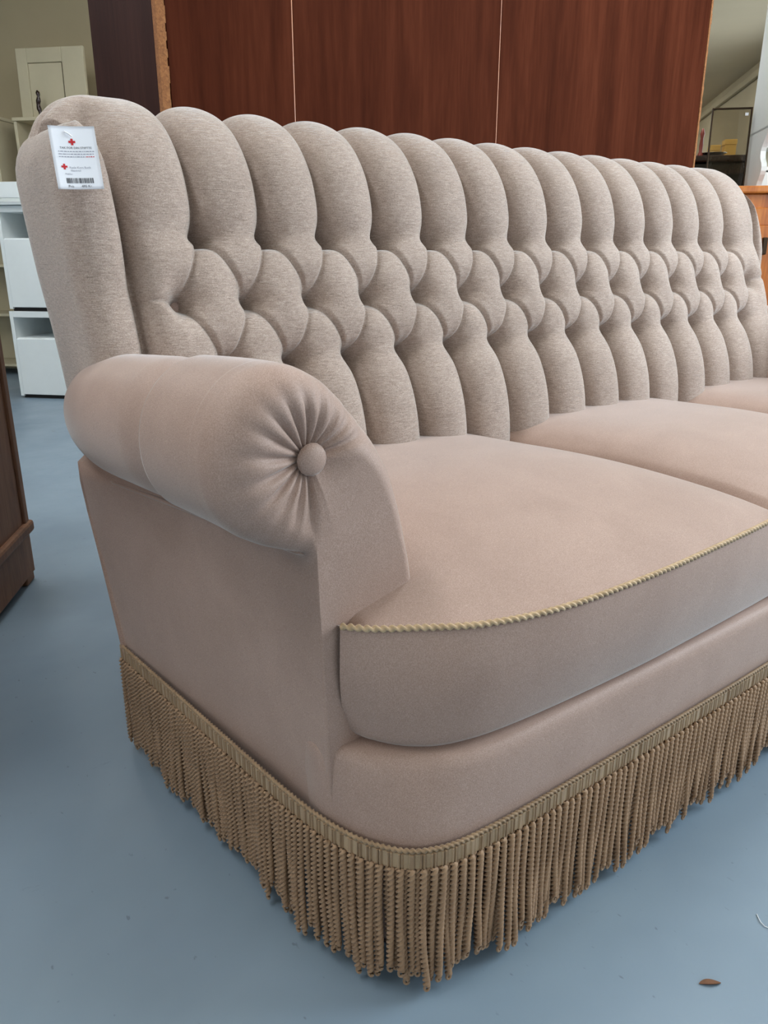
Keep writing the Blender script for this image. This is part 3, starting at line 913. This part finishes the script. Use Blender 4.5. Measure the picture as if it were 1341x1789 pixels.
box('gap_shade', (.0755, W_ - .1505, .018, .022, .02, H_ - .0855), 'dark', mr, bev=0, xf=LM)  # dark sheet giving the shadow in the gap beside the inner panel
# turned dark shape standing in for the dark slot in the panel
V, F = tube_arrays([Vector(ROOM @ Vector((-3.075 + .004 * math.sin(k * .7), 5.03, 1.6205 + .165 * k / 14))) for k in range(15)],
                   np.array([.015, .016, .012, .010, .012, .015, .013, .011, .013, .015, .012, .008, .012, .013, .004]), 12)
fg = link('strip', from_arrays('strip', V, F), 'ebony')
tag(fg, 'slender dark brown figurine in front of the cream framed panel', 'strip')

# ------------------------------------------------------------------ right-hand background
pc = empty('pine_chest', ROOM @ Vector((1.4, 3.95, 0)), 'orange pine chest behind the right end of the sofa', 'chest')
B0, B1, A0, A1 = .80, 2.0, 3.72, 4.2
box('body', (B0 + .02, B1 - .02, A0 + .025, A1, .06, 1.045), 'pine', pc, bev=.004, xf=ROOM)
box('top_board', (B0, B1, A0 - .01, A1 + .01, 1.045, 1.075), 'pine', pc, bev=.008, xf=ROOM)
box('base', (B0 + .01, B1 - .01, A0 + .01, A1, 0, .06), 'pine', pc, bev=.004, xf=ROOM)
for k in range(3):
    x0 = B0 + .035 + k * .38
    d = box('door', (x0, x0 + .365, A0 + .005, A0 + .025, .09, .99), 'pine', pc, bev=.006, xf=ROOM)
    box('panel', (x0 + .06, x0 + .305, A0 - .001, A0 + .006, .16, .92), 'pine', d, bev=.006, xf=ROOM)
    box('handle', (x0 + .17, x0 + .19, A0 - .022, A0 - .001, .80, .87), 'brass', d, bev=.004, xf=ROOM)

# white hutch with a scalloped side on the chest
hu = empty('hutch', ROOM @ Vector((1.4, 4.0, 1.075)), 'white painted hutch with scalloped side standing on the pine chest', 'hutch')
HB, HR = 1.0, 4.13
sc_pts = [(3.915, 1.077), (3.905, 1.10), (3.87, 1.14), (3.87, 1.17), (3.905, 1.20), (3.91, 1.235), (3.87, 1.275), (3.80, 1.32), (3.775, 1.37), (3.775, 1.95)]
sp = catmull(sc_pts, 60)
def scallop(name, b0, b1_):
    V, F = [], []
    for bb in (b0, b1_):
        for a_, z_ in sp: V.append(ROOM @ Vector((bb, a_, z_)))
        for a_, z_ in sp: V.append(ROOM @ Vector((bb, HR, z_)))
    n = len(sp)
    for k in range(n - 1):
        F += [(k, k + 1, n + k + 1, n + k), (2 * n + k, 3 * n + k, 3 * n + k + 1, 2 * n + k + 1),
              (k, 2 * n + k, 2 * n + k + 1, k + 1), (n + k, n + k + 1, 3 * n + k + 1, 3 * n + k)]
    F += [(0, n, 3 * n, 2 * n), (n - 1, 3 * n - 1, 4 * n - 1, 2 * n - 1)]
    return link(name, from_arrays(name, V, F), 'white_paint', hu, smooth=False)
scallop('side_panel', HB, HB + .022); scallop('side_panel', 1.9, 1.922)
box('back_panel', (HB + .022, 1.9, HR - .012, HR, 1.077, 1.95), 'cream', hu, bev=.001, xf=ROOM)
box('top_panel', (HB - .02, 1.942, 3.76, HR + .01, 1.95, 1.98), 'white_paint', hu, bev=.006, xf=ROOM)
box('shelf', (HB + .022, 1.9, 3.95, HR - .012, 1.245, 1.262), 'white_paint', hu, bev=.003, xf=ROOM)
box('shelf', (HB + .022, 1.9, 3.93, HR - .012, 1.152, 1.168), 'white_paint', hu, bev=.003, xf=ROOM)
for k in range(3):
    x0 = HB + .024 + k * .292
    d = box('drawer', (x0 + .002, x0 + .288, 3.935, 4.10, 1.08, 1.146), 'white_paint', hu, bev=.004, xf=ROOM)
    box('knob', (x0 + .137, x0 + .153, 3.92, 3.936, 1.105, 1.121), 'brass', d, bev=.004, xf=ROOM)

# smoked glass door leaning beside it
gp = empty('glass_door', ROOM @ Vector((.9, 4.05, 1.075)), 'framed smoked glass door leaning on the hutch above the sofa end', 'glass panel')
GM = ROOM @ Matrix.Translation((.812, 4.05, 1.0765)) @ Matrix.Rotation(math.radians(-4), 4, 'X')
gw, gh = .172, .352
box('glass', (.006, gw - .006, .004, .009, .006, gh - .006), 'smoked', gp, bev=0, xf=GM)
for nme, d in (('frame_side', (0, .006, 0, .013, 0, gh)), ('frame_side', (gw - .006, gw, 0, .013, 0, gh)), ('frame_top', (.006, gw - .006, 0, .013, gh - .006, gh)), ('frame_bottom', (.006, gw - .006, 0, .013, 0, .006))):
    box(nme, d, 'brass', gp, bev=.001, xf=GM)
box('sticker', (gw - .030, gw - .016, .0025, .004, gh - .034, gh - .022), 'paper', gp, bev=0, xf=GM)

# dark upright piano with things on top
pn = empty('piano', ROOM @ Vector((.9, 5.3, 0)), 'dark brown upright piano behind the smoked glass door', 'piano')
box('case', (.25, 1.55, 5.08, 5.55, .0, 1.30), 'ebony', pn, bev=.006, xf=ROOM)
box('lid', (.23, 1.57, 5.03, 5.57, 1.30, 1.335), 'ebony', pn, bev=.008, xf=ROOM)
box('keyboard_shelf', (.27, 1.53, 4.80, 5.08, .62, .76), 'ebony', pn, bev=.01, xf=ROOM)
box('leg', (.29, .35, 4.83, 4.89, 0, .62), 'ebony', pn, bev=.006, xf=ROOM)
box('leg', (1.45, 1.51, 4.83, 4.89, 0, .62), 'ebony', pn, bev=.006, xf=ROOM)
box('upper_panel', (.33, 1.47, 5.07, 5.082, .80, 1.24), 'black', pn, bev=.004, xf=ROOM)
for b0_, w_, h_, lab in ((1.075, .055, .085, 'small yellow box left of the other on the piano'), (1.155, .065, .115, 'taller yellow box at the right on the piano')):
    bb = empty('carton', ROOM @ Vector((b0_ + w_ / 2, 5.35, 1.335)), lab, 'box')
    box('body', (b0_, b0_ + w_, 5.32, 5.40, 1.3355, 1.3355 + h_ - .006), 'cardboard', bb, bev=.002, xf=ROOM)
    box('lid', (b0_ - .002, b0_ + w_ + .002, 5.318, 5.402, 1.3355 + h_ - .03, 1.3355 + h_), 'cardboard', bb, bev=.002, xf=ROOM)
def lathe(name, prof_, loc, mat, parent=None):
    V, F = [], []
    for r, z in prof_:
        for k in range(24): V.append((loc.x + r * math.cos(k * math.pi / 12), loc.y + r * math.sin(k * math.pi / 12), loc.z + z))
    for i in range(len(prof_) - 1):
        for k in range(24): F.append((i * 24 + k, i * 24 + (k + 1) % 24, (i + 1) * 24 + (k + 1) % 24, (i + 1) * 24 + k))
    return link(name, from_arrays(name, V, F), mat, parent)
tag(lathe('silver_dish', [(.0, .001), (.04, .001), (.055, .012), (.075, .022), (.078, .024), (.054, .016), (.0, .006)], ROOM @ Vector((1.06, 5.17, 1.335)), 'silver'),
    'shallow silver dish on the piano lid', 'dish')
tag(lathe('candlestick', [(.0, 0), (.018, .001), (.016, .012), (.009, .03), (.011, .06), (.008, .10), (.013, .125), (.006, .15), (.0, .155)], ROOM @ Vector((.985, 5.14, 1.335)), 'redwood'),
    'red-brown turned wooden candlestick on the piano lid', 'candlestick')

# ------------------------------------------------------------------ bits on the floor
V, F = [], []
for i in range(13):
    t = i / 12; w = .0042 * math.sin(math.pi * t) ** .8 + .0001
    for s in (-1, 0, 1): V.append((.712 + (t - .5) * .021, .302 - (t - .5) * .015 + s * w, .0012 + .0016 * abs(s) * math.sin(math.pi * t) + .001 * math.sin(3 * t)))
for i in range(12):
    for k in (0, 1): F.append((i * 3 + k, i * 3 + 3 + k, i * 3 + 4 + k, i * 3 + 1 + k))
n = len(V); V += [(x, y, z - .0006) for x, y, z in V]; F += [tuple(q + n for q in f[::-1]) for f in F]
tag(link('dry_leaf', from_arrays('dry_leaf', V, F), 'leaf'), 'small dry brown leaf on the grey floor in front of the sofa', 'leaf')

V, F = tube_arrays([(.851, .319, .0008), (.846, .314, .0011), (.842, .309, .0013), (.840, .303, .0011), (.843, .297, .0008)], .0006, 6)
tag(link('lint_thread', from_arrays('lint_thread', V, F), 'lint'), 'thin white thread of lint on the floor near the right edge', 'lint')

# ------------------------------------------------------------------ unseen ceiling lamps, several added to brighten dark areas
for i, (b, a) in enumerate(LAMPS):
    o = empty('unseen_ceiling_lamp', ROOM @ Vector((b, a, CEIL)), 'long unseen ceiling lamp placed for overhead light', 'lamp', 'unseen lamps on the ceiling')
    box('housing', (b - .12, b + .12, a - .75, a + .75, CEIL - .04, CEIL - .001), 'white', o, bev=.005, xf=ROOM)
    box('diffuser', (b - .10, b + .10, a - .73, a + .73, CEIL - .075, CEIL - .04), 'lamp', o, bev=.01, xf=ROOM)
